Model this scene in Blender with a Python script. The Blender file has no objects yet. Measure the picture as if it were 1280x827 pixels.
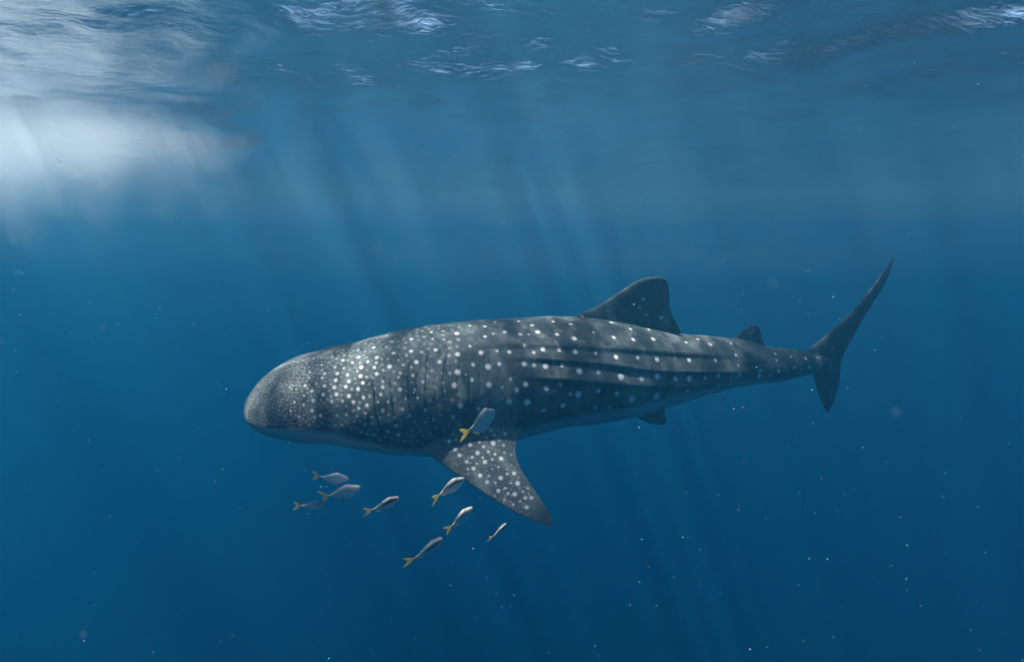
import bpy, math, random
import numpy as np
from mathutils import Vector, Matrix
from mathutils.kdtree import KDTree

rng = np.random.default_rng(7)
random.seed(7)
R = math.radians
scene = bpy.context.scene
C = scene.collection

# ------------------------------------------------------------------ camera
F = 711.1                      # focal length in photograph pixels (20 mm on 36 mm, 1280 px wide)
PITCH = R(-7.0)
cam_d = bpy.data.cameras.new('camera')
cam_d.lens = 20.0
cam_d.sensor_width = 36.0
cam_d.clip_start = 0.02
cam_d.clip_end = 500
cam_d.dof.use_dof = True
cam_d.dof.focus_distance = 4.6
cam_d.dof.aperture_fstop = 3.5
cam = bpy.data.objects.new('camera', cam_d)
C.objects.link(cam)
cam.rotation_euler = (math.pi / 2 + PITCH, 0, 0)
scene.camera = cam

# ------------------------------------------------------------------ sky and sun
SUN_EL, SUN_AZ = R(68), R(-105)     # azimuth from +Y towards +X
world = bpy.data.worlds.new('World')
scene.world = world
world.use_nodes = True
wn = world.node_tree.nodes
wl = world.node_tree.links
bg = wn['Background']
sky = wn.new('ShaderNodeTexSky')
sky.sky_type = 'NISHITA'
sky.sun_disc = False
sky.sun_elevation = SUN_EL
sky.sun_rotation = SUN_AZ
wl.new(sky.outputs[0], bg.inputs['Color'])
bg.inputs['Strength'].default_value = 0.13
sun_dir = Vector((math.sin(SUN_AZ) * math.cos(SUN_EL), math.cos(SUN_AZ) * math.cos(SUN_EL), math.sin(SUN_EL)))
sd = bpy.data.lights.new('sun', 'SUN')
sd.energy = 5.0
sd.angle = R(1.0)
sd.color = (1.0, 0.96, 0.9)
sun = bpy.data.objects.new('sun', sd)
C.objects.link(sun)
sun.rotation_euler = (-sun_dir).to_track_quat('-Z', 'Y').to_euler()

scene.view_settings.view_transform = 'Standard'
scene.view_settings.look = 'None'
scene.view_settings.gamma = 1.0
scene.view_settings.use_curve_mapping = False
scene.view_settings.exposure = 1.85
cy = scene.cycles
cy.max_bounces = 8
cy.diffuse_bounces = 2
cy.glossy_bounces = 3
cy.transmission_bounces = 2
cy.volume_bounces = 3
cy.use_adaptive_sampling = True
cy.adaptive_threshold = 0.03
cy.transparent_max_bounces = 32
cy.use_denoising = True

SURF_Z = 1.75                   # mean level of the sea surface above the lens

# ------------------------------------------------------------------ helpers
fwd = np.array([0, math.cos(PITCH), math.sin(PITCH)])
upv = np.array([0, -math.sin(PITCH), math.cos(PITCH)])
rgt = np.array([1.0, 0, 0])

def ray(x, y):
    return rgt * ((x - 640) / F) + upv * ((413.5 - y) / F) + fwd

def at(x, y, D):
    """point on the line of sight of a photograph pixel, D metres ahead (world +Y)"""
    d = ray(x, y)
    return d * (D / d[1])

def project(P):
    P = np.asarray(P, float)
    z = P @ fwd
    return 640 + F * (P @ rgt) / z, 413.5 - F * (P @ upv) / z

def pchip(xs, ys, x):
    xs = np.asarray(xs, float); ys = np.asarray(ys, float); x = np.asarray(x, float)
    h = np.diff(xs); d = np.diff(ys) / h
    m = np.zeros_like(ys)
    for i in range(1, len(xs) - 1):
        if d[i - 1] * d[i] > 0:
            w1, w2 = 2 * h[i] + h[i - 1], h[i] + 2 * h[i - 1]
            m[i] = (w1 + w2) / (w1 / d[i - 1] + w2 / d[i])
    m[0], m[-1] = d[0], d[-1]
    x = np.clip(x, xs[0], xs[-1])
    k = np.clip(np.searchsorted(xs, x, side='right') - 1, 0, len(h) - 1)
    t = (x - xs[k]) / h[k]
    return ((2*t**3 - 3*t**2 + 1) * ys[k] + (t**3 - 2*t**2 + t) * h[k] * m[k]
            + (-2*t**3 + 3*t**2) * ys[k + 1] + (t**3 - t**2) * h[k] * m[k + 1])

def smooth(a, b, x):
    t = np.clip((x - a) / (b - a), 0, 1)
    return t * t * (3 - 2 * t)

def grid_faces(nu, nv, wrap=False):
    i, j = np.meshgrid(np.arange(nu - 1), np.arange(nv if wrap else nv - 1), indexing='ij')
    j2 = (j + 1) % nv
    return np.stack([i * nv + j, i * nv + j2, (i + 1) * nv + j2, (i + 1) * nv + j], -1).reshape(-1, 4)

def make_mesh(name, verts, faces, mat, attrs=None, parent=None, smooth_shade=True):
    me = bpy.data.meshes.new(name)
    verts = np.asarray(verts, np.float32)
    if isinstance(faces, np.ndarray):
        k = faces.shape[1]
        me.vertices.add(len(verts)); me.vertices.foreach_set('co', verts.ravel())
        me.loops.add(faces.size); me.loops.foreach_set('vertex_index', faces.ravel().astype(np.int32))
        me.polygons.add(len(faces))
        me.polygons.foreach_set('loop_start', np.arange(0, faces.size, k, dtype=np.int32))
        me.update(calc_edges=True)
        me.validate()
    else:
        me.from_pydata([tuple(v) for v in verts.tolist()], [], faces)
    if smooth_shade:
        me.polygons.foreach_set('use_smooth', np.ones(len(me.polygons), bool))
    for k2, v in (attrs or {}).items():
        a = me.attributes.new(k2, 'FLOAT', 'POINT')
        a.data.foreach_set('value', np.asarray(v, np.float32))
    me.materials.append(mat)
    o = bpy.data.objects.new(name, me)
    C.objects.link(o)
    if parent is not None:
        o.parent = parent
    return o

def new_mat(name):
    m = bpy.data.materials.new(name)
    m.use_nodes = True
    nt = m.node_tree
    for n in list(nt.nodes):
        if n.type != 'OUTPUT_MATERIAL':
            nt.nodes.remove(n)
    out = [n for n in nt.nodes if n.type == 'OUTPUT_MATERIAL'][0]
    return m, nt, out

def nd(nt, typ, **kw):
    n = nt.nodes.new(typ)
    for k, v in kw.items():
        if k in n.inputs:
            n.inputs[k].default_value = v
        else:
            setattr(n, k, v)
    return n

def ramp(nt, src, stops):
    r = nt.nodes.new('ShaderNodeValToRGB')
    e = r.color_ramp.elements
    while len(e) > 1:
        e.remove(e[-1])
    e[0].position = stops[0][0]; e[0].color = stops[0][1]
    for p, c in stops[1:]:
        q = e.new(p); q.color = c
    nt.links.new(src, r.inputs[0])
    return r.outputs[0]

def g(v):
    return (v, v, v, 1)

def math_node(nt, op, a, b=None, c=None, clamp=False):
    n = nt.nodes.new('ShaderNodeMath'); n.operation = op; n.use_clamp = clamp
    for i, s in enumerate((a, b, c)):
        if s is None:
            continue
        if hasattr(s, 'node'):
            nt.links.new(s, n.inputs[i])
        else:
            n.inputs[i].default_value = s
    return n.outputs[0]

def mixc(nt, fac, a, b, mode='MIX'):
    n = nt.nodes.new('ShaderNodeMix'); n.data_type = 'RGBA'; n.blend_type = mode
    for sock, s in ((n.inputs[0], fac), (n.inputs[6], a), (n.inputs[7], b)):
        if hasattr(s, 'node'):
            nt.links.new(s, sock)
        else:
            sock.default_value = s
    return n.outputs[2]

def attr(nt, name):
    a = nt.nodes.new('ShaderNodeAttribute'); a.attribute_name = name
    return a.outputs['Fac']

# ------------------------------------------------------------------ the water: surface and body of water
def wave_height(X, Y):
    r2 = np.random.default_rng(21)
    Z = np.zeros_like(X)
    near_w = 1 - 0.72 * smooth(5.0, 8.0, np.hypot(X * 0.8, Y))
    # swell whose trough hangs down across the view
    Z += 0.09 * np.cos(2 * math.pi * (Y * 0.96 + X * 0.22 - 10.1) / 9.0)
    Z -= 0.30 * np.exp(-(((X - 6.2) / 2.8) ** 2 + ((Y - 5.6) / 2.6) ** 2))
    Z += 0.10 * np.exp(-(((X + 5.0) / 2.5) ** 2 + ((Y - 4.2) / 1.8) ** 2))
    for k in range(70):
        lam = 0.22 * (3.2 / 0.22) ** r2.random()
        a = r2.normal(1.25, 0.6)
        amp = 0.0052 * lam ** 0.95 * (0.5 + r2.random())
        kk = 2 * math.pi / lam
        ph = kk * (X * math.cos(a) + Y * math.sin(a)) + r2.random() * 6.28
        s = np.sin(ph + 0.5 * np.sin(0.37 * kk * (X * math.sin(a) - Y * math.cos(a)) + k))
        fade = np.exp(-np.maximum(np.hypot(X, Y) - 9 * lam / 0.3, 0) * 0.06)
        Z += amp * (s + 0.35 * s * s) * fade * near_w
    return Z

m_surf, nt, out = new_mat('water_surface')
geo = nd(nt, 'ShaderNodeNewGeometry')
nz = nd(nt, 'ShaderNodeTexNoise', Scale=12.0, Detail=4.0, Roughness=0.55, Distortion=0.6)
mp = nd(nt, 'ShaderNodeMapping'); mp.inputs['Scale'].default_value = (0.7, 1.5, 1)
nt.links.new(geo.outputs['Position'], mp.inputs[0])
nt.links.new(mp.outputs[0], nz.inputs['Vector'])
bump = nd(nt, 'ShaderNodeBump', Strength=0.5, Distance=0.026)
nt.links.new(math_node(nt, 'MULTIPLY', attr(nt, 'chop'), 0.5), bump.inputs['Strength'])
nt.links.new(nz.outputs['Fac'], bump.inputs['Height'])
fres = nd(nt, 'ShaderNodeFresnel', IOR=1.333)
nt.links.new(bump.outputs[0], fres.inputs['Normal'])
# shafts and caustics painted into the surface's transmission colour in place of wave focusing
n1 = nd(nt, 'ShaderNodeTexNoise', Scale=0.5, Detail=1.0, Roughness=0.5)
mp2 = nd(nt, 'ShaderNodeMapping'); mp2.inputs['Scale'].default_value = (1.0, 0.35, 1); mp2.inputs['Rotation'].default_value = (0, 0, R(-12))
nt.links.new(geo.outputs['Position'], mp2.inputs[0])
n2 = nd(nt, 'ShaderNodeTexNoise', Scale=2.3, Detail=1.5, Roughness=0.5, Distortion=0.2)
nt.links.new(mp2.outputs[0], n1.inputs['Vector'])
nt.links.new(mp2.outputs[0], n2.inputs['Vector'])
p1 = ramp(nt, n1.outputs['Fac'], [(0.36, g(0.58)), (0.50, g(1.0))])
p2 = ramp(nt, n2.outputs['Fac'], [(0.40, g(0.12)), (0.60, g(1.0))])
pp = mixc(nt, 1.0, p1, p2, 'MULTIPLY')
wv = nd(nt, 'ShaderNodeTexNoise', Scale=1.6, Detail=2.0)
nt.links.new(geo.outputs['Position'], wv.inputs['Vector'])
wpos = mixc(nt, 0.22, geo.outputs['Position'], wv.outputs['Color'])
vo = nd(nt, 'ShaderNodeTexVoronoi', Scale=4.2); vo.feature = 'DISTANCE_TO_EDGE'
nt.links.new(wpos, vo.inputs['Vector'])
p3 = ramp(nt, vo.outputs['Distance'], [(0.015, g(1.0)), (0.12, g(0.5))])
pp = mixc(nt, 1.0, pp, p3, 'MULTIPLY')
# bright spot painted into the transmission colour so the bubble cloud gets more sun
BRIGHT_SPOT = (-5.6, 6.0)
sub = nd(nt, 'ShaderNodeVectorMath', operation='SUBTRACT'); sub.inputs[1].default_value = (BRIGHT_SPOT[0], BRIGHT_SPOT[1], 0)
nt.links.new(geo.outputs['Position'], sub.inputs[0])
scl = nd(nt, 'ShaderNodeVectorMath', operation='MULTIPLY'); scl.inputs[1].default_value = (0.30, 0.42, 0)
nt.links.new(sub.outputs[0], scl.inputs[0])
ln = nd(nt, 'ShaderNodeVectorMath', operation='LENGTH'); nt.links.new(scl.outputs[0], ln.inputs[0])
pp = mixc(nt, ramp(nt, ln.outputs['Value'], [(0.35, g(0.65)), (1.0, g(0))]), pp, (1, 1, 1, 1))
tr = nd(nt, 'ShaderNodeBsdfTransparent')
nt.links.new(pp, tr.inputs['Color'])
gl = nd(nt, 'ShaderNodeBsdfGlossy', Roughness=0.03)
gl.inputs['Color'].default_value = (1, 1, 1, 1)
nt.links.new(bump.outputs[0], gl.inputs['Normal'])
mx = nd(nt, 'ShaderNodeMixShader')
nt.links.new(fres.outputs[0], mx.inputs[0])
nt.links.new(tr.outputs[0], mx.inputs[1])
nt.links.new(gl.outputs[0], mx.inputs[2])
nt.links.new(mx.outputs[0], out.inputs['Surface'])

NS = 640
q = np.linspace(-1, 1, NS)
gx = np.sinh(q * 3.6) / math.sinh(3.6) * 90
gy = np.sinh(q * 3.6) / math.sinh(3.6) * 90 + 4.5
GX, GY = np.meshgrid(gx, gy, indexing='ij')
GZ = SURF_Z + wave_height(GX, GY) * np.exp(-np.maximum(np.hypot(GX, GY) - 30, 0) / 15)
surf = make_mesh('water_surface', np.stack([GX, GY, GZ], -1).reshape(-1, 3), grid_faces(NS, NS)[:, ::-1].copy(), m_surf,
                 {'chop': (1 - 0.72 * smooth(5.0, 8.0, np.hypot(GX * 0.8, GY))).ravel()})
surf['kind'] = 'structure'
surf['label'] = 'rippled underside of the sea surface'

m_haze, nt, out = new_mat('sea_water')
pv = nd(nt, 'ShaderNodeVolumePrincipled')
pv.inputs['Color'].default_value = (0.011, 0.287, 0.51, 1)
pv.inputs['Density'].default_value = 0.06
pv.inputs['Anisotropy'].default_value = 0.4
nt.links.new(pv.outputs[0], out.inputs['Volume'])
X0, X1, Y0, Y1, Z0, Z1 = -85, 85, -80, 89, -45, SURF_Z + 0.75
hv = [(x, y, z) for x in (X0, X1) for y in (Y0, Y1) for z in (Z0, Z1)]
hf = [(0, 1, 3, 2), (4, 6, 7, 5), (0, 4, 5, 1), (2, 3, 7, 6), (0, 2, 6, 4), (1, 5, 7, 3)]
haze = make_mesh('haze', hv, hf, m_haze, smooth_shade=False)
haze['kind'] = 'stuff'
haze['label'] = 'deep blue sea water filled with light shafts'

# added veil volumes brighten the upper water; a bubble cloud stands to the left
def scatter_mat(name, col, den):
    m, nt, out = new_mat(name)
    v = nd(nt, 'ShaderNodeVolumePrincipled')
    v.inputs['Color'].default_value = col
    v.inputs['Density'].default_value = den
    v.inputs['Anisotropy'].default_value = 0.3
    nt.links.new(v.outputs[0], out.inputs['Volume'])
    return m
m_layers = [scatter_mat('veil_layer', (0.52, 0.84, 0.95, 1), d) for d in (0.014, 0.010, 0.007)]
def lens(c, rx, ry, dep, pw, top, m_layer):
    a = np.linspace(0.001, 1, 30); b = np.linspace(0, 2 * math.pi, 72, endpoint=False)
    bx = c[0] + rx * a[:, None] * np.cos(b)[None]; by = c[1] + ry * a[:, None] * np.sin(b)[None]
    sag = dep * (1 - a[:, None] ** 2) ** pw * np.ones((1, 72))
    lo = np.stack([bx, by, top - 0.004 - sag], -1); up = np.stack([bx, by, np.full_like(bx, top)], -1)
    V = np.concatenate([lo, up[::-1]])
    o = make_mesh('veil_layer', V.reshape(-1, 3), grid_faces(60, 72, wrap=True), m_layer, smooth_shade=False)
    o['kind'] = 'stuff'
    o['label'] = 'added pale veil brightening the water just under the surface'
for k, (yc, rx, ry, dp, pw) in enumerate([(4, 16, 7.5, 1.05, 1), (3, 16, 8.5, 1.4, 1), (2, 16, 10, 1.9, 1)]):
    lens((0.0, yc), rx, ry, dp, pw, SURF_Z - 0.42 - 0.015 * k, m_layers[k])
m_cloud = scatter_mat('bubble_cloud', (0.90, 0.975, 0.985, 1), 0.14)
def blob(c, r, seed, lean=0.28):
    r3 = np.random.default_rng(seed)
    na, nb_ = 56, 110
    a = np.linspace(0.002, math.pi - 0.002, na); b = np.linspace(0, 2 * math.pi, nb_, endpoint=False)
    U = np.stack([np.sin(a)[:, None] * np.cos(b)[None], np.sin(a)[:, None] * np.sin(b)[None], np.cos(a)[:, None] * np.ones(nb_)[None]], -1)
    k = np.ones((na, nb_))
    for f in (1.5, 2.3, 3.4, 5.0, 7.5):
        w = r3.normal(0, f, 3)
        k += 0.16 / f ** 0.5 * np.sin(U @ w * 1.6 + r3.random() * 6.28)
    V = U * k[..., None] * np.array(r)
    # the underside is shaped into ragged fringes that imitate leaning light shafts
    fr = np.zeros((na, nb_))
    for f in (1.6, 2.9, 4.3, 7.1, 12.0):
        fr += 0.42 / f ** 0.5 * np.sin(V[..., 0] * f + r3.normal(0, 1.4) * f * V[..., 1] + r3.random() * 6.28)
    V[..., 2] *= np.where(V[..., 2] < 0, np.clip(1.0 + fr, 0.35, 2.0), 1)
    V[..., 1] *= 1 - 0.5 * smooth(0, 1.0, -V[..., 2])
    V[..., 0] -= lean * V[..., 2]
    V = V + np.array(c)
    V[..., 2] = np.minimum(V[..., 2], SURF_Z - 0.25 - 0.03 * r3.random())
    o = make_mesh('bubble_cloud', V.reshape(-1, 3), grid_faces(na, nb_, wrap=True)[:, ::-1].copy(), m_cloud)
    o['kind'] = 'stuff'
    o['label'] = 'bright drifting cloud of fine air bubbles under the surface'
for k, (bx, by, bd, br) in enumerate([(-20, 145, 6.3, (2.35, 1.7, 0.85)), (-30, 150, 6.3, (2.0, 1.5, 0.70)), (-60, 155, 6.2, (1.9, 1.3, 1.0)),
                                      (20, 150, 6.1, (1.8, 1.2, 0.55)), (170, 165, 6.3, (0.95, 0.9, 0.8)), (-50, 150, 6.2, (1.5, 1.1, 1.05)),
                                      (-60, 150, 6.2, (1.1, 0.9, 0.70)), (60, 150, 6.4, (1.5, 0.9, 0.60))]):
    blob(at(bx, by, bd), br, 50 + k)

# ------------------------------------------------------------------ whale shark
# stations: photograph x, top outline y, bottom outline y, widest level y, half width in metres
ST = np.array([
    (312.0, 506, 506.01, 506, 0.002), (312.6, 500, 512, 506, 0.09), (314.5, 495.0, 517, 506, 0.17), (318, 488.5, 522, 506, 0.25),
    (325, 479, 527.5, 507, 0.335), (335, 468.5, 532, 508, 0.41), (350, 457.5, 536, 509, 0.48), (375, 446, 540.5, 509, 0.545),
    (400, 438.5, 544, 508, 0.58), (440, 429.5, 551, 506, 0.60), (470, 421.5, 556, 502, 0.60), (500, 414, 561, 498, 0.595),
    (540, 406.5, 563, 492, 0.555), (580, 402, 560, 486, 0.53), (640, 398, 546, 478, 0.50), (700, 395, 530, 469, 0.485),
    (760, 399, 524, 464, 0.435), (800, 407, 515, 462, 0.39), (850, 417, 500, 461, 0.325), (900, 421, 486, 457, 0.26),
    (930, 424.5, 480, 456, 0.22), (960, 433, 476, 456, 0.185), (1000, 437.5, 469, 454, 0.135), (1022, 441, 464, 453.5, 0.09),
    (1035, 448, 458, 453, 0.03), (1037, 453, 454, 453.5, 0.004)])
DX = [312, 500, 640, 800, 900, 1000, 1037]
DD = [4.60, 4.74, 4.90, 5.16, 5.40, 5.74, 5.90]
NU, NV = 780, 340
tt = np.linspace(0, 1, NU)
xs = 312 + (1037 - 312) * np.where(tt < 0.06, 0.02 * (tt / 0.06) ** 2, 0.02 + 0.98 * (tt - 0.06) / 0.94)
top = pchip(ST[:, 0], ST[:, 1], xs); bot = pchip(ST[:, 0], ST[:, 2], xs)
mid = pchip(ST[:, 0], ST[:, 3], xs); wid = pchip(ST[:, 0], ST[:, 4], xs)
dep = pchip(DX, DD, xs)
spine = np.array([at(a, b, c) for a, b, c in zip(xs, mid, dep)])
tops = np.array([at(a, b, c) for a, b, c in zip(xs, top, dep)])
bots = np.array([at(a, b, c) for a, b, c in zip(xs, bot, dep)])
ht = tops[:, 2] - spine[:, 2]; hb = spine[:, 2] - bots[:, 2]
base = np.array([at(a, 470, c) for a, c in zip(xs, dep)])
tan = np.gradient(base, xs, axis=0); tan[:, 2] = 0
ker = np.hanning(61); ker /= ker.sum()
tan = np.stack([np.convolve(np.pad(tan[:, k], 30, mode='edge'), ker, 'valid') for k in range(3)], -1)
tan /= np.linalg.norm(tan, axis=1)[:, None]
lat = np.stack([tan[:, 1], -tan[:, 0], 0 * tan[:, 0]], -1)      # points to the camera's side
th = np.linspace(0, 2 * math.pi, NV, endpoint=False)            # 0 top, pi/2 near flank, pi belly
ct, st_ = np.cos(th), np.sin(th)
ex = 0.90
V0 = np.where(ct > 0, np.abs(ct) ** ex, -np.abs(ct) ** ex)
L0 = np.sign(st_) * np.abs(st_) ** ex
XX = np.broadcast_to(xs[:, None], (NU, NV))
hh = np.where(V0[None] > 0, ht[:, None] * V0[None], hb[:, None] * V0[None])
ww = wid[:, None] * L0[None]
# back rises to a soft crest, the throat is narrower than the lips above it
crest = smooth(430, 620, XX) * (1 - smooth(900, 1000, XX))
ww = ww * (1 - 0.16 * crest * np.clip(V0, 0, 1)[None] ** 1.5)
lipline = pchip([312, 335, 360, 420, 480, 520], [528, 532, 533, 533.5, 540, 556], XX)
ypx0 = mid[:, None] - np.where(V0[None] > 0, (mid - top)[:, None] * V0[None], (bot - mid)[:, None] * V0[None])
below = smooth(-1.5, 2.0, ypx0 - lipline) * smooth(318, 330, XX) * (1 - smooth(430, 500, XX))
ww = ww * (1 - 0.17 * below)
P = spine[:, None, :] + lat[:, None, :] * ww[..., None]
P[..., 2] += hh
nrm = lat[:, None, :] * (L0[None] / np.maximum(wid, 0.02)[:, None])[..., None]
nrm[..., 2] += V0[None] / np.maximum(np.where(V0[None] > 0, ht[:, None], hb[:, None]), 0.02)
nrm /= np.linalg.norm(nrm, axis=2)[..., None] + 1e-9

near = np.arange(1, NV // 2)
def mirror(field):
    """copy a near-flank field to the far flank"""
    f = field.copy()
    f[:, NV // 2 + 1:] = field[:, 1:NV // 2][:, ::-1]
    return f

Px, Py = project(P.reshape(-1, 3)); Px = Px.reshape(NU, NV); Py = Py.reshape(NU, NV)
off = np.zeros((NU, NV))
RIDGES = [([575, 640, 700, 780, 870, 930], [429, 430, 431.5, 436, 442, 446], 0.018, 18),
          ([612, 660, 700, 760, 830, 900, 960], [445, 447, 449.5, 455, 463, 464, 462], 0.024, 17),
          ([640, 700, 760, 800, 860, 950, 1005, 1033], [469, 473, 478, 480.5, 481, 474.5, 466, 456.5], 0.033, 19)]
for rx, ry, A, wdt in RIDGES:
    dy = Py - pchip(rx, ry, Px)
    prof = np.where(dy < 0, np.clip(1 + dy / wdt, 0, 1) ** 1.4, 1 - smooth(0, 7.0, dy))
    ends = smooth(rx[0], rx[0] + 90, Px) * (1 - smooth(rx[-1] - (8 if A > .03 else 60), rx[-1], Px))
    amp = A * np.clip(wid / 0.30, 0.35, 1)[:, None]
    off += amp * prof * ends
def poly_dist(px, py, pts):
    d = np.full(px.shape, 1e9); sgn = np.zeros(px.shape)
    for (ax, ay), (bx, by) in zip(pts[:-1], pts[1:]):
        t = np.clip(((px - ax) * (bx - ax) + (py - ay) * (by - ay)) / ((bx - ax) ** 2 + (by - ay) ** 2), 0, 1)
        ex_, ey_ = px - (ax + t * (bx - ax)), py - (ay + t * (by - ay))
        dd = np.hypot(ex_, ey_)
        sgn = np.where(dd < d, np.sign(ex_), sgn); d = np.minimum(d, dd)
    return d, sgn
GILLS = [[(466.5, 474), (467, 490), (468.5, 508), (473, 528), (477.5, 547)],
         [(488, 468), (488.5, 490), (491, 512), (497, 532), (503, 550)],
         [(511, 458), (509.5, 482), (511, 505), (516, 528), (523, 549)],
         [(535, 443), (532.5, 465), (531, 490), (533, 515), (540, 540)],
         [(559, 442), (554.5, 465), (552.5, 485), (557, 508), (567, 524)]]
for gl_ in GILLS:
    d, sg = poly_dist(Px, Py, gl_)
    off += np.where(sg < 0, 0.006 * (1 - smooth(0, 9, d)), 0)
    off -= 0.0035 * (1 - smooth(0.3, 2.6, d))
CREASES = [[(483, 440), (492, 452), (503, 463)], [(497, 432), (507, 446), (515, 457)], [(575, 455), (572, 480), (575, 500)],
           [(587, 470), (588, 490), (587, 506)], [(600, 467), (600, 492)], [(612, 440), (606, 448)], [(545, 470), (545, 500)], [(521, 470), (521, 500)]]
for cr in CREASES:
    d, sg = poly_dist(Px, Py, cr)
    off -= 0.004 * (1 - smooth(0.3, 2.6, d))
# slow unevenness of the flesh
off += 0.004 * np.sin(Px * 0.11 + 2 * np.sin(Py * 0.05)) * np.sin(Py * 0.09 + Px * 0.013)
off *= smooth(312, 335, XX)
off = mirror(off); off[:, 0] = 0; off[:, NV // 2] = 0
P = P + nrm * off[..., None]

# ---- pigment: pale spots where the photograph shows them, a dense fine pattern on the snout
Z1S = [(985,107,14),(1100,70,10),(875,125,10),(768,157,13),(680,172,10),(788,215,14),(880,190,12),(593,232,12),(530,213,8),(600,200,9),(682,212,12),(735,240,10),(645,242,10),(720,180,8),(468,255,9),(545,272,11),(597,274,10),(695,268,14),(770,273,12),(860,268,15),(935,257,8),(485,308,10),(557,305,13),(617,310,12),(690,318,13),(785,307,13),(820,290,8),(918,303,10),(995,320,10),(910,330,9),(400,298,9),(395,333,9),(470,330,9),(550,347,14),(627,350,13),(705,357,12),(818,350,10),(820,383,12),(440,365,10),(485,378,11),(543,382,13),(610,384,12),(677,393,12),(375,378,10),(412,407,12),(475,425,12),(552,425,13),(627,432,13),(707,443,12),(808,425,11),(920,398,12),(1003,397,10),(1050,355,10),(367,432,8),(422,464,13),(525,468,10),(587,466,10),(651,472,12),(730,487,12),(683,505,10),(790,467,9),(850,472,10),(955,455,8),(935,513,10),(820,520,13),(413,517,12),(365,490,10),(466,550,12),(430,555,9),(340,550,9),(290,523,9),(310,470,9),(560,550,10),(610,545,10),(720,530,10),(755,552,9),(890,557,10),(960,560,8),(900,607,12),(908,660,12),(850,640,10),(1065,515,12),(950,690,8),(770,660,9),(730,655,8)]
Z2S = [(180,160,10),(325,170,13),(247,155,8),(185,200,9),(65,198,12),(62,270,14),(97,333,15),(203,265,14),(225,333,14),(330,285,14),(253,200,7),(402,122,9),(487,128,10),(487,187,10),(545,103,9),(602,160,12),(535,172,7),(692,175,11),(680,98,9),(760,120,11),(790,158,13),(740,175,7),(882,98,9),(902,176,12),(982,115,11),(1000,195,14),(1048,72,9),(1110,162,9),(463,278,14),(557,268,9),(627,272,12),(715,240,9),(768,278,9),(822,257,13),(915,262,11),(420,348,11),(507,358,17),(572,340,11),(712,342,15),(772,352,11),(838,356,16),(930,350,12),(402,240,8),(333,392,16),(412,433,11),(315,467,16),(513,463,17),(637,432,10),(720,458,15),(843,480,15),(920,460,10),(978,518,12),(585,480,9),(672,495,12),(630,557,19),(730,560,19),(827,610,15),(938,582,16),(348,582,15),(307,648,10),(453,600,10),(75,410,11),(80,488,10),(135,450,9),(15,605,12),(147,605,11),(105,540,9),(45,550,9),(55,640,9),(15,345,9)]
Z3S = [(72,382,12),(170,355,9),(265,303,11),(278,377,11),(365,333,9),(380,390,12),(458,335,9),(480,387,12),(80,455,13),(183,463,9),(291,480,12),(402,486,10),(503,490,13),(100,550,16),(198,556,13),(315,582,17),(420,594,14),(503,580,17),(595,595,13),(666,494,11),(669,594,15),(652,403,8),(712,388,9),(778,415,12),(748,588,10),(804,494,9),(820,575,13),(883,410,6),(910,468,7),(921,522,8),(930,571,11),(95,675,17),(50,680,12),(200,655,13),(295,668,14),(372,698,20),(500,682,20),(658,655,12),(820,630,9),(15,735,14),(185,738,11),(255,740,10),(10,520,10)]
Z4S = [(183,600,12),(190,575,9),(260,495,7),(265,525,7),(277,578,10),(235,465,5),(333,510,6),(350,560,8),(402,518,9),(420,560,8),(459,515,6),(472,550,7),(235,595,6),(50,450,5)]
def conv(L, ox, oy, s):
    return [(ox + a / s, oy + b / s, r / s) for a, b, r in L]
SPOTS = conv(Z1S, 300, 400, 4.596) + conv(Z2S, 500, 380, 4.596) + conv(Z3S, 700, 330, 4.135) + conv(Z4S, 900, 310, 3.758)
Px, Py = project(P.reshape(-1, 3)); Px = Px.reshape(NU, NV); Py = Py.reshape(NU, NV)
nv_idx = [(i, j) for i in range(0, NU) for j in range(3, NV // 2 - 2)]
kd2 = KDTree(len(nv_idx)); kd3 = KDTree(len(nv_idx))
for n, (i, j) in enumerate(nv_idx):
    kd2.insert((Px[i, j], Py[i, j], 0), n); kd3.insert(P[i, j], n)
kd2.balance(); kd3.balance()
def surf_point(x, y):
    _, n, d = kd2.find((x, y, 0))
    return P[nv_idx[n]], nv_idx[n], d
spots3 = []
used = []
for x, y, r in SPOTS:
    if any((x - a) ** 2 + (y - b) ** 2 < 9 for a, b in used):
        continue
    p, ij, d = surf_point(x, y)
    if d < 3:
        used.append((x, y))
        spots3.append((Vector(p), r * (0.86 if x < 560 else 1.0) * p[1] / F, min(1.0, 0.45 + r / 6.0)))
cells = {}
CS = 0.07
def cell(p):
    return tuple(int(math.floor(c / CS)) for c in p)
for p, r, b in spots3:
    cells.setdefault(cell(p), []).append((p, r))
order = rng.permutation(len(nv_idx))
fill = []
for n in order[:60000]:
    i, j = nv_idx[n]
    x, y = Px[i, j], Py[i, j]
    if x > 575 or y > pchip([312, 430, 480, 540, 580], [531, 534, 551, 556, 540], x):
        continue
    sp = np.interp(x, [312, 340, 380, 430, 480, 575], [0.0135, 0.0175, 0.025, 0.034, 0.040, 0.056])
    p = Vector(P[i, j]); c = cell(p); ok = True
    for a in (-1, 0, 1):
        for b in (-1, 0, 1):
            for d in (-1, 0, 1):
                for (o, rr) in cells.get((c[0] + a, c[1] + b, c[2] + d), ()):
                    if (o - p).length < sp + rr * 0.35:
                        ok = False
    if ok:
        rr = sp * random.uniform(0.20, 0.31)
        cells.setdefault(c, []).append((p, rr))
        fill.append((p, rr, random.uniform(0.25, 0.75) * np.interp(x, [312, 350, 480, 575], [1.0, 0.95, 0.7, 0.45])))
pig = np.zeros((NU, NV))
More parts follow.
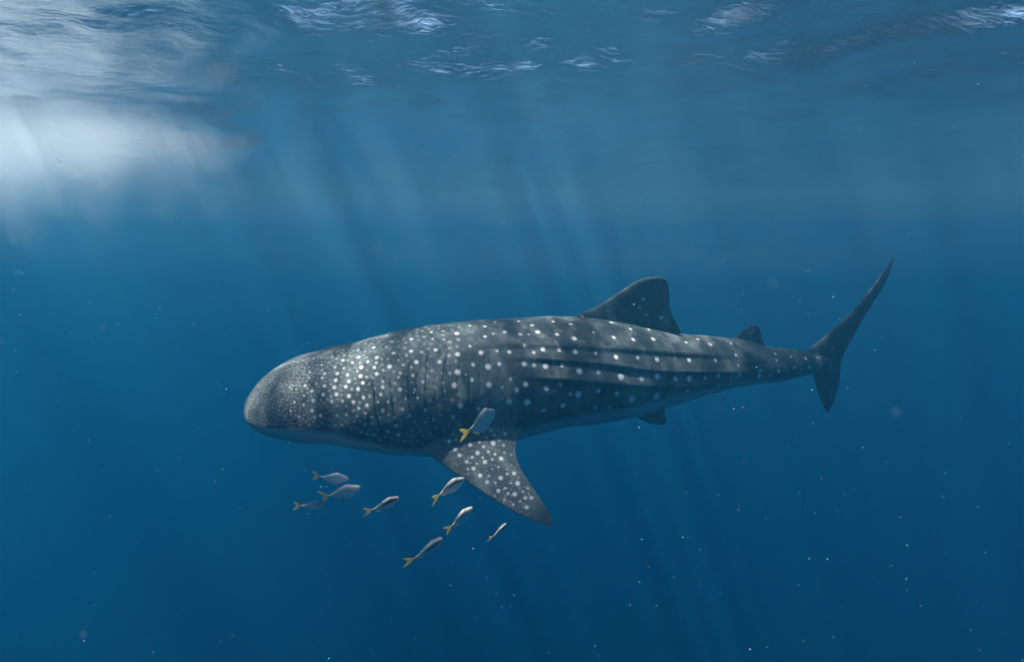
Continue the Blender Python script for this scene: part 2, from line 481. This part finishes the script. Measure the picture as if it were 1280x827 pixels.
for p, r, b in spots3 + fill:
    for co, n, d in kd3.find_range(p, r * 1.35):
        i, j = nv_idx[n]
        v = b * float(1 - smooth(0.55, 1.35, d / r))
        if v > pig[i, j]:
            pig[i, j] = v
pig = mirror(pig)
belly_line = pchip([312, 400, 450, 520, 600, 660, 720, 780, 840, 900, 1000, 1037],
                   [531, 537, 549, 560, 556, 534, 518, 509, 494, 481, 469, 462], Px)
belly = mirror(smooth(-3, 7, Py - belly_line))
belly[:, NV // 2] = belly[:, NV // 2 - 1]; belly[:, 0] = 0; pig[:, 0] = 0

verts = [P.reshape(-1, 3)]
faces = [grid_faces(NU, NV, wrap=True)]
pigs = [pig.ravel()]; bels = [belly.ravel()]; fins_a = [np.zeros(NU * NV)]
nverts = NU * NV

def resample(pts, n):
    pts = np.array(pts, float)
    s = np.r_[0, np.cumsum(np.hypot(*np.diff(pts, axis=0).T))]
    q_ = np.linspace(0, s[-1], n)
    return np.stack([pchip(s, pts[:, 0], q_), pchip(s, pts[:, 1], q_)], -1)

def fin(lead, trail, place, thick, nu=110, nv=70, spots=(), finness=1.0, root_flare=1.8):
    """closed aerofoil sheet between a leading and a trailing edge (root to tip, photograph pixels)"""
    global nverts
    A = resample(lead, nu); B = resample(trail, nu)
    v = np.linspace(0, 1, nu); u = (1 - np.cos(np.linspace(0, math.pi, nv))) / 2
    G = A[:, None, :] * (1 - u[None, :, None]) + B[:, None, :] * u[None, :, None]
    S = np.array([[place(G[i, j, 0], G[i, j, 1], v[i]) for j in range(nv)] for i in range(nu)])
    du = np.gradient(S, axis=1); dv = np.gradient(S, axis=0)
    N = np.cross(du, dv); N /= np.linalg.norm(N, axis=2)[..., None] + 1e-9
    N = np.where((np.linalg.norm(N, axis=2) > 0.5)[..., None], N, N[nu // 2, nv // 2])
    if N[nu // 2, nv // 2] @ S[nu // 2, nv // 2] > 0:
        N = -N
    prof = (np.sqrt(np.clip(u, 0, 1)) * 1.5 * (1 - u) ** 0.8 + 0.02)
    prof = prof / prof.max()
    t = thick * (1 - v) ** 0.7 * (1 + root_flare * np.exp(-v / 0.07)) + 0.003
    off_ = t[:, None] * prof[None] * 0.5
    off_[:, 0] = 0.0005; off_[:, -1] = 0.0005; off_[-1] = 0.0005
    front = S + N * off_[..., None]; back = S - N * off_[..., None]
    pg = np.zeros((nu, nv))
    GX_, GY_ = project(front.reshape(-1, 3)); GX_ = GX_.reshape(nu, nv); GY_ = GY_.reshape(nu, nv)
    for x, y, r in spots:
        d = np.hypot(GX_ - x, GY_ - y)
        pg = np.maximum(pg, min(0.95, 0.28 + r / 4.6) * (1 - smooth(0.55 * r, 1.3 * r, d)))
    f1 = grid_faces(nu, nv) + nverts
    f2 = grid_faces(nu, nv)[:, ::-1] + nverts + nu * nv
    rim = []
    for i in range(nu - 1):
        a, b = i * nv, (i + 1) * nv
        rim.append((nverts + b, nverts + a, nverts + nu * nv + a, nverts + nu * nv + b))
        a, b = i * nv + nv - 1, (i + 1) * nv + nv - 1
        rim.append((nverts + a, nverts + b, nverts + nu * nv + b, nverts + nu * nv + a))
    for j in range(nv - 1):
        a, b = (nu - 1) * nv + j, (nu - 1) * nv + j + 1
        rim.append((nverts + a, nverts + nu * nv + a, nverts + nu * nv + b, nverts + b))
    verts.extend([front.reshape(-1, 3), back.reshape(-1, 3)])
    faces.extend([f1, f2, np.array(rim)])
    edge = np.exp(-np.minimum(u, 1 - u) / 0.05)[None] * np.ones((nu, 1))
    for _ in range(2):
        pigs.append(pg.ravel()); bels.append(np.zeros(nu * nv))
        fins_a.append((finness * (0.35 + 0.65 * edge)).ravel())
    nverts += 2 * nu * nv
    return front

def Dc(x):
    return float(pchip(DX, DD, x))
# first dorsal fin
fin([(722, 420), (722, 396), (745, 383.5), (775, 364.5), (797, 351), (811, 346.5), (822, 346), (829, 348)],
    [(846, 432), (851, 415), (846, 405), (840, 393), (836.5, 375), (836, 362), (834.5, 353), (830, 348.3)],
    lambda x, y, v: at(x, y, Dc(x) - 0.0016 * max(0, 412 - y)), 0.10, spots=conv([(523,277,10),(430,182,9),(412,222,7),(445,262,7),(115,272,9),(250,240,6)], 700, 330, 4.135), finness=0.0)
# second dorsal fin
fin([(913, 440), (916, 425), (927, 414), (936, 408), (942, 406.8), (946, 407.3)],
    [(956, 446), (957.5, 434), (953, 426), (951, 417), (950, 410.5), (947, 407.5)],
    lambda x, y, v: at(x, y, Dc(x)), 0.05, nu=60, nv=40, finness=0.0)
# pectoral fins
ZP = [(265,197,11),(330,208,10),(238,248,11),(302,240,8),(360,262,9),(282,282,12),(322,272,8),(403,302,12),(450,237,9),(523,217,10),(540,245,9),(605,237,12),(535,292,14),(570,275,8),(455,285,9),(480,312,9),(595,305,9),(315,328,11),(342,362,12),(445,348,13),(415,373,10),(507,342,9),(475,375,8),(488,400,13),(530,385,9),(580,380,12),(545,355,8),(383,398,11),(422,437,12),(460,477,12),(500,515,12),(510,480,8),(578,492,13),(548,520,8),(565,565,12),(605,550,8),(655,465,11),(615,468,8),(675,523,14),(635,520,8),(659,585,14),(620,580,9),(720,605,11),(755,605,11),(735,550,8),(728,660,12),(690,625,8),(650,645,9),(600,620,8),(705,570,8),(545,595,7),(565,430,7),(530,440,6),(600,345,7),(440,410,7),(390,440,8),(640,360,6),(500,260,7),(420,215,8)]
def pect_place(x, y, v):
    w = min(max((y - 530) / 126.0, -0.15), 1.0)
    return at(x, y, 4.47 - 0.56 * w + 0.14 * w * w + 0.0006 * (x - 600) * (1 - w))
pf = fin([(531, 540), (528.5, 556), (535, 566), (560, 585), (600, 613), (640, 638), (668, 651), (682, 656), (688, 656.5)],
    [(655, 524), (652.5, 535.5), (647, 548), (644, 562), (648.5, 580), (660, 600), (674, 621), (684, 637), (690, 650), (690.3, 655)],
    pect_place, 0.11, nu=220, nv=150, spots=conv(ZP, 500, 490, 4.595) + [(x, y, random.uniform(0.6, 1.0)) for x, y in zip(rng.uniform(530, 690, 260), rng.uniform(535, 650, 260))], finness=1.0)
# far pectoral fin: the near one mirrored about the spine, held level
i0 = int(np.argmin(abs(xs - 585)))
c0, l0 = spine[i0], lat[i0]
def far_copy(lift):
    global nverts
    for k in (-2, -1):
        pass
    n = 220 * 150
    fr, bk = verts[-2], verts[-1]
    outp = []
    for V in (fr, bk):
        d = (V - c0) @ l0
        M = V - 2 * d[:, None] * l0[None]
        root = c0[2] - 0.30
        s = np.clip(np.abs(d) - 0.28, 0, None)
        M = M.copy()
        dz = M[:, 2] - root
        M[:, 2] = root + dz * 0.42
        M -= l0[None] * (0.55 * np.clip(-dz, 0, None))[:, None]
        outp.append(M)
    f = [ff - (nverts - 2 * n) + nverts for ff in faces[-3:]]
    faces.extend([ff[:, ::-1] for ff in f])
    verts.extend(outp)
    for _ in range(2):
        pigs.append(pigs[-2].copy()); bels.append(bels[-2].copy()); fins_a.append(fins_a[-2].copy())
    nverts += 2 * n
far_copy(0.3)
# pelvic fin on the near side
fin([(780, 500), (786, 511), (797, 521), (810, 528), (822, 530.5), (829, 530.5)],
    [(829, 498), (830, 511), (831, 518), (832.5, 524), (833, 528), (830.5, 530.3)],
    lambda x, y, v: at(x, y, 5.03 - 0.004 * (y - 505)), 0.05, nu=60, nv=40, spots=[(802, 519, 2.6), (817, 515, 2.2)], finness=0.0)
# caudal fin in the upright plane of the tail stock
tail_p = at(1028, 453, Dc(1028)); CA = R(31)
cn = np.array([-math.sin(CA), math.cos(CA), 0])
def caud(x, y, v):
    d = ray(x, y)
    return d * ((tail_p @ cn) / (d @ cn))
fin([(996, 452), (1010, 437), (1024, 426), (1040, 412), (1060, 393.5), (1080, 371), (1098, 348), (1110, 331), (1117.5, 321)],
    [(1046, 470), (1050, 455), (1056, 439), (1066, 421), (1078, 400), (1091, 379), (1102, 361), (1112, 341), (1118, 322)],
    caud, 0.07, nu=120, nv=50, finness=0.0, root_flare=0.8)
fin([(1006, 444), (1012, 456), (1017, 468), (1020, 481), (1025, 497), (1030, 509), (1033.5, 516)],
    [(1058, 436), (1052, 448), (1050.5, 462), (1049, 478), (1045, 493), (1040, 506), (1034.8, 516)],
    caud, 0.07, nu=80, nv=50, finness=0.0, root_flare=0.4)

m_skin, nt, out = new_mat('shark_skin')
tc = nd(nt, 'ShaderNodeTexCoord')
a_p, a_b, a_f = attr(nt, 'pigment'), attr(nt, 'belly'), attr(nt, 'fin_tone')
nA = nd(nt, 'ShaderNodeTexNoise', Scale=5.0, Detail=5.0, Roughness=0.62, Distortion=0.5)
nB = nd(nt, 'ShaderNodeTexNoise', Scale=34.0, Detail=3.0, Roughness=0.6)
mpv = nd(nt, 'ShaderNodeMapping'); mpv.inputs['Scale'].default_value = (7.5, 7.5, 1.2)
nC = nd(nt, 'ShaderNodeTexNoise', Scale=1.0, Detail=3.0, Roughness=0.6, Distortion=0.4)
for n in (nA, nB):
    nt.links.new(tc.outputs['Object'], n.inputs['Vector'])
nt.links.new(tc.outputs['Object'], mpv.inputs[0]); nt.links.new(mpv.outputs[0], nC.inputs['Vector'])
colA = ramp(nt, nA.outputs['Fac'], [(0.32, (0.036, 0.052, 0.055, 1)), (0.70, (0.085, 0.108, 0.107, 1))])
colB = mixc(nt, ramp(nt, nC.outputs['Fac'], [(0.49, g(0)), (0.64, g(0.55))]), colA, (0.20, 0.235, 0.225, 1))
colB = mixc(nt, math_node(nt, 'MULTIPLY', a_f, 0.8), colB, (0.21, 0.23, 0.22, 1))
nV = nd(nt, 'ShaderNodeTexNoise', Scale=19.0, Detail=1.5, Roughness=0.5, Distortion=1.2)
mpw = nd(nt, 'ShaderNodeMapping'); mpw.inputs['Scale'].default_value = (0.75, 1, 1.5)
nt.links.new(tc.outputs['Object'], mpw.inputs[0]); nt.links.new(mpw.outputs[0], nV.inputs['Vector'])
worm = ramp(nt, nV.outputs['Fac'], [(0.40, g(0)), (0.44, g(0.32)), (0.48, g(0)), (0.53, g(0)), (0.57, g(0.32)), (0.61, g(0))])
colB = mixc(nt, math_node(nt, 'MULTIPLY', worm, attr(nt, 'head')), colB, (0.36, 0.40, 0.38, 1))
fine = ramp(nt, nB.outputs['Fac'], [(0.3, g(0.72)), (0.7, g(1.25))])
colB = mixc(nt, 1.0, colB, fine, 'MULTIPLY')
colB = mixc(nt, a_b, colB, (0.42, 0.47, 0.48, 1))
colS = mixc(nt, a_p, colB, (0.80, 0.83, 0.80, 1))
bs = nd(nt, 'ShaderNodeBsdfPrincipled', Roughness=0.55)
bs.inputs['Specular IOR Level'].default_value = 0.12
nt.links.new(colS, bs.inputs['Base Color'])
bp = nd(nt, 'ShaderNodeBump', Strength=0.35, Distance=0.01)
nt.links.new(nB.outputs['Fac'], bp.inputs['Height']); nt.links.new(bp.outputs[0], bs.inputs['Normal'])
nt.links.new(bs.outputs[0], out.inputs['Surface'])

root_loc = Vector(at(620, 560, Dc(620)))
shark = bpy.data.objects.new('whale_shark', None)
C.objects.link(shark)
shark.location = root_loc
shark['label'] = 'huge dark grey whale shark covered in pale spots swimming below the surface'
shark['category'] = 'shark'
RL = np.array(root_loc)
body = make_mesh('body', np.concatenate(verts) - RL, np.concatenate(faces), m_skin,
                 {'pigment': np.concatenate(pigs), 'belly': np.concatenate(bels), 'fin_tone': np.concatenate(fins_a),
                  'head': np.concatenate([(1 - 0.85 * smooth(480, 640, XX)).ravel(), np.full(nverts - NU * NV, 0.25)])}, shark)
body['label'] = 'spotted ridged grey body with fins and crescent tail'

m_dark, nt, out = new_mat('gill_flesh')
bs = nd(nt, 'ShaderNodeBsdfPrincipled', Roughness=0.7)
bs.inputs['Base Color'].default_value = (0.018, 0.02, 0.024, 1)
nt.links.new(bs.outputs[0], out.inputs['Surface'])

def spindle(name, pts_px, rad, n=28, sides=8, far=False):
    q2 = resample(pts_px, n)
    path, nn = [], []
    for x, y in q2:
        p, (i, j), _ = surf_point(x, y)
        if far:
            j = NV - j; p = P[i, j]
        path.append(p); nn.append(nrm[i, j])
    path = np.array(path); nn = np.array(nn)
    k3 = np.array([.25, .5, .25])
    for _ in range(3):
        path[1:-1] = k3[0] * path[:-2] + k3[1] * path[1:-1] + k3[2] * path[2:]
    T = np.gradient(path, axis=0); T /= np.linalg.norm(T, axis=1)[:, None]
    Bn = np.cross(T, nn); Bn /= np.linalg.norm(Bn, axis=1)[:, None]
    s = np.sin(np.linspace(0.05, math.pi - 0.05, n)) ** 0.6
    a = np.linspace(0, 2 * math.pi, sides, endpoint=False)
    V = path[:, None] + (Bn[:, None] * np.cos(a)[None, :, None] * rad + nn[:, None] * np.sin(a)[None, :, None] * rad * 0.5) * s[:, None, None]
    return make_mesh(name, V.reshape(-1, 3) - RL, grid_faces(n, sides, wrap=True), m_dark, None, shark)
SLITS = [[(466.8, 476), (467, 490), (468, 503)], [(475, 526), (477, 538), (479.5, 551)], [(503.5, 523), (505, 536), (507, 549)],
         [(520, 508), (521.5, 519), (524, 531)], [(537, 512), (539, 526), (542.5, 542)]]
for gpts in SLITS:
    spindle('gill_slit', gpts, 0.0055)
for gpts in SLITS:
    spindle('gill_slit', gpts, 0.0055, far=True)
spindle('mouth', [(317, 523), (325, 528.5), (335, 531.5), (348, 532.5), (362, 532.5)], 0.008)
m_eye, nt, out = new_mat('dark_eye')
bs = nd(nt, 'ShaderNodeBsdfPrincipled', Roughness=0.2)
bs.inputs['Base Color'].default_value = (0.012, 0.013, 0.015, 1)
nt.links.new(bs.outputs[0], out.inputs['Surface'])
def ball(name, c, r, mat, parent, nrm_=None, sq=(1, 1, 1), nu=12, nv=16):
    a = np.linspace(0.001, math.pi - 0.001, nu); b = np.linspace(0, 2 * math.pi, nv, endpoint=False)
    V = np.stack([np.sin(a)[:, None] * np.cos(b)[None], np.sin(a)[:, None] * np.sin(b)[None], np.cos(a)[:, None] * np.ones(nv)[None]], -1)
    return make_mesh(name, (V * np.array(sq) * r).reshape(-1, 3) + np.array(c), grid_faces(nu, nv, wrap=True), mat, None, parent)
for far in (False, True):
    p, (i, j), _ = surf_point(369, 526)
    if far:
        j = NV - j
    ball('eye', P[i, j] - nrm[i, j] * 0.004 - RL, 0.014, m_eye, shark)

# ------------------------------------------------------------------ small fish
m_fish, nt, out = new_mat('fish_scales')
tc = nd(nt, 'ShaderNodeTexCoord')
at_b, at_y, at_s = attr(nt, 'back'), attr(nt, 'yellow'), attr(nt, 'stripe')
oi = nd(nt, 'ShaderNodeObjectInfo')
nF = nd(nt, 'ShaderNodeTexNoise', Scale=60.0, Detail=3.0)
nt.links.new(tc.outputs['Object'], nF.inputs['Vector'])
c1 = mixc(nt, at_b, (0.85, 0.89, 0.93, 1), (0.66, 0.60, 0.50, 1))
c1 = mixc(nt, at_s, c1, (0.06, 0.045, 0.04, 1))
c1 = mixc(nt, 1.0, c1, ramp(nt, nF.outputs['Fac'], [(0.3, g(0.75)), (0.7, g(1.2))]), 'MULTIPLY')
c1 = mixc(nt, at_y, c1, (0.92, 0.80, 0.24, 1))
bs = nd(nt, 'ShaderNodeBsdfPrincipled', Roughness=0.38)
nt.links.new(c1, bs.inputs['Base Color'])
tl_ = nd(nt, 'ShaderNodeBsdfTranslucent')
nt.links.new(c1, tl_.inputs['Color'])
mxf = nd(nt, 'ShaderNodeMixShader')
nt.links.new(math_node(nt, 'MULTIPLY', attr(nt, 'sheet'), 0.5), mxf.inputs[0])
nt.links.new(bs.outputs[0], mxf.inputs[1]); nt.links.new(tl_.outputs[0], mxf.inputs[2])
nt.links.new(mxf.outputs[0], out.inputs['Surface'])

def fish_arrays(stripe=1.0, yellow=0.6, bend=0.0, deep=1.0, warm=1.0):
    """one continuous fish of length 1 along +X (snout), Z up"""
    nu, nv = 46, 24
    t = np.linspace(0, 1, nu)                   # snout to tail root
    hgt = pchip([0, .03, .1, .22, .38, .55, .75, .9, 1], [.004, .03, .065, .105, .165, .145, .080, .032, .026], t) * deep
    wdt = pchip([0, .03, .1, .22, .38, .55, .75, .9, 1], [.004, .034, .066, .092, .10, .082, .042, .017, .010], t)
    cx = 0.5 - t * 0.80
    a = np.linspace(0, 2 * math.pi, nv, endpoint=False)
    V = np.zeros((nu, nv, 3))
    V[..., 0] = cx[:, None]; V[..., 1] = wdt[:, None] * np.sin(a)[None]; V[..., 2] = hgt[:, None] * np.cos(a)[None] * np.where(np.cos(a) > 0, 0.95, 1.05)[None]
    back = np.clip(np.cos(a) * 1.4 + 0.35, 0, 1)[None] * np.ones((nu, 1)) * warm
    stp = np.exp(-((np.cos(a) - 0.72) / 0.22) ** 2)[None] * smooth(0.05, 0.15, t)[:, None] * (1 - smooth(0.55, 0.8, t))[:, None] * stripe
    yel = (smooth(0.72, 1.0, t) * yellow)[:, None] * np.ones((1, nv))
    vs = [V.reshape(-1, 3)]; fs = [tuple(f) for f in grid_faces(nu, nv, wrap=True).tolist()]
    fs += [tuple(range(nv))[::-1], tuple((nu - 1) * nv + k for k in range(nv))]
    bk = [back.ravel()]; sp = [stp.ravel()]; yl = [yel.ravel()]
    n = nu * nv
    def sheet(pts, th, y, b=0.6, side=None):
        nonlocal n
        pts = np.array(pts, float); k = len(pts)
        if pts.shape[1] == 2:
            pts = np.stack([pts[:, 0], np.zeros(k), pts[:, 1]], -1)
        dv = np.array(side if side else (0, th, 0), float)
        dv = dv / np.linalg.norm(dv) * th
        vs.append(pts + dv); vs.append(pts - dv)
        fs.append(tuple(n + q for q in range(k))); fs.append(tuple(n + k + q for q in range(k))[::-1])
        for q in range(k):
            r = (q + 1) % k
            fs.append((n + r, n + q, n + k + q, n + k + r))
        bk.append(np.full(2 * k, b)); sp.append(np.zeros(2 * k)); yl.append(np.full(2 * k, y))
        n += 2 * k
    # forked tail, upper and lower lobe as one sheet split at the notch to stay clean
    sheet([(-.28, .0), (-.285, .022), (-.33, .075), (-.40, .135), (-.485, .180), (-.50, .165), (-.465, .095), (-.425, .040), (-.40, .0)], .0045, yellow)
    sheet([(-.28, .0), (-.40, .0), (-.425, -.040), (-.465, -.095), (-.50, -.165), (-.485, -.180), (-.40, -.135), (-.33, -.075), (-.285, -.022)], .0045, yellow)
    sheet([(.22, .095 * deep), (.17, .150 * deep), (.10, .152 * deep), (-.02, .128 * deep), (-.14, .086 * deep), (-.155, .05 * deep), (-.05, .07 * deep), (.10, .09 * deep)], .003, yellow * 0.5)
    sheet([(-.03, -.10 * deep), (-.05, -.140 * deep), (-.12, -.104 * deep), (-.18, -.070 * deep), (-.165, -.04 * deep)], .003, yellow * 0.5)
    for s in (-1, 1):
        sheet([(.235, .055 * s, -.02), (.16, .085 * s, -.045), (.10, .098 * s, -.075), (.11, .085 * s, -.078), (.20, .056 * s, -.05)], .002, yellow * 0.4, side=(0.2, s, 0.3))
        sheet([(.15, .02 * s, -.115 * deep), (.09, .035 * s, -.155 * deep), (.05, .03 * s, -.15 * deep), (.08, .018 * s, -.118 * deep)], .002, yellow * 0.4, side=(0.1, s, 0.1))
    Vv = np.concatenate(vs)
    # swimming bend of the rear half
    q = np.clip(0.15 - Vv[:, 0], 0, None)
    Vv[:, 1] += bend * q * q * 1.2
    return Vv, fs, np.concatenate(bk), np.concatenate(sp), np.concatenate(yl)

FISH = [
    # snout px, tail px, depth of snout / tail, roll deg, stripe, yellow, bend, deep, warm, label
    ((434.5, 598), (391.5, 596.5), 3.95, 3.90, 24, 0.0, 0.25, 0.15, 1.05, 0.35, 'silvery white fish swimming level, topmost of the trio below the shark head'),
    ((449, 608.5), (402, 625), 3.90, 3.84, 14, 0.25, 0.40, 0.3, 1.0, 0.75, 'greyish fish with drooping tail between the white fish and the dim fish'),
    ((404.5, 632), (368.5, 631), 4.25, 4.20, 12, 0.4, 0.30, -0.1, 0.9, 0.9, 'small dim hazy fish swimming level under the greyish fish'),
    ((497.5, 622), (458, 643), 3.75, 3.60, 22, 1.3, 0.30, 0.2, 1.0, 0.6, 'fish with a black streak on its back, alone under the shark throat'),
    ((579, 598), (539.5, 623), 3.78, 3.62, 18, 0.9, 0.65, -0.15, 1.0, 0.7, 'brown backed fish next to the leading edge of the pectoral fin'),
    ((589.5, 634.5), (559, 664), 3.70, 3.58, 14, 0.6, 0.6, 0.1, 1.1, 0.8, 'plump tan fish with a thin narrow tail below the brown backed fish'),
    ((551.5, 673), (511, 707), 3.35, 3.18, 22, 1.0, 0.9, 0.25, 0.95, 0.5, 'largest striped fish with a bright yellow forked tail, lowest of the school'),
    ((632, 654.5), (613.5, 675), 4.1, 3.97, 25, 1.4, 0.45, 0.2, 0.95, 0.5, 'smallest dark backed fish below the trailing part of the pectoral fin'),
    ((617, 514), (581, 546), 3.90, 3.68, 12, 0.15, 1.0, 0.2, 1.4, 0.6, 'blue grey fish with a vivid yellow tail in front of the shark flank'),
]
for k, (sn, tl, d0, d1, roll, stp, yel, bend, deep, warm, label) in enumerate(FISH):
    a = Vector(at(sn[0], sn[1], d0)); b = Vector(at(tl[0], tl[1], d1))
    L = (a - b).length
    X = (a - b).normalized()
    Y = Vector((0, 0, 1)).cross(X).normalized(); Zv = X.cross(Y)
    M = Matrix((X, Y, Zv)).transposed() @ Matrix.Rotation(R(roll + 6), 3, 'X')
    e = bpy.data.objects.new('small_fish', None); C.objects.link(e)
    e.location = (a + b) / 2
    e.rotation_euler = M.to_euler()
    e.scale = (L * 1.08,) * 3
    e['label'] = label; e['category'] = 'fish'; e['group'] = 'small fish accompanying the shark'
    Vv, fs, bk, sp, yl = fish_arrays(stp, min(1, yel + 0.15), bend, deep * 1.3, warm)
    fb = make_mesh('body', Vv, fs, m_fish, {'back': bk, 'stripe': sp, 'yellow': yl, 'sheet': (np.arange(len(Vv)) >= 46 * 24)}, e)
    fb.data.polygons.foreach_set('use_smooth', np.arange(len(fs)) < 45 * 24)
    for s in (-1, 1):
        ball('eye', (0.425, 0.038 * s, 0.012), 0.016, m_eye, e, sq=(1, 0.6, 1))

# ------------------------------------------------------------------ drifting specks in the water
m_speck, nt, out = new_mat('plankton_speck')
bs = nd(nt, 'ShaderNodeBsdfPrincipled', Roughness=0.6)
bs.inputs['Base Color'].default_value = (0.50, 0.62, 0.62, 1)
nt.links.new(bs.outputs[0], out.inputs['Surface'])
ico = [(0, 0, 1), (.894, 0, .447), (.276, .851, .447), (-.724, .526, .447), (-.724, -.526, .447), (.276, -.851, .447),
       (.724, .526, -.447), (-.276, .851, -.447), (-.894, 0, -.447), (-.276, -.851, -.447), (.724, -.526, -.447), (0, 0, -1)]
icf = [(0, 1, 2), (0, 2, 3), (0, 3, 4), (0, 4, 5), (0, 5, 1), (1, 6, 2), (2, 7, 3), (3, 8, 4), (4, 9, 5), (5, 10, 1), (6, 7, 2), (7, 8, 3), (8, 9, 4),
       (9, 10, 5), (10, 6, 1), (11, 7, 6), (11, 8, 7), (11, 9, 8), (11, 10, 9), (11, 6, 10)]
ico = np.array(ico); icf = np.array(icf)
sv, sf = [], []
def speck(p, r):
    s = np.array([random.uniform(.6, 1.3) for _ in range(3)]) * r
    sf.append(icf + 12 * len(sv)); sv.append(ico * s + np.array(p))
for k in range(900):
    D = random.uniform(1.6, 6.5)
    p = at(random.uniform(-80, 1360), random.uniform(-40, 880), D)
    if p[2] > SURF_Z - 0.35:
        continue
    speck(p, D / F * random.choice([0.35, 0.45, 0.55, 0.7, 0.9, 1.2]) * 0.75)
for x, y, D, r in [(474, 309, 0.24, 1.0), (16, 300, 0.3, 0.9), (22, 340, 0.4, 0.9), (967, 355, 0.26, 0.7), (578, 256, 0.3, 0.7), (128, 408, 0.4, 0.8),
                   (808, 640, 0.5, 0.7), (104, 792, 0.34, 0.9), (432, 64, 0.35, 0.9), (1120, 515, 0.3, 0.6), (275, 690, 0.5, 0.6), (905, 290, 0.6, 0.7)]:
    speck(at(x, y, D), 0.0008 * r)
sp_o = make_mesh('plankton_specks', np.concatenate(sv), np.concatenate(sf), m_speck)
sp_o['kind'] = 'stuff'
sp_o['label'] = 'pale plankton specks drifting through the water'
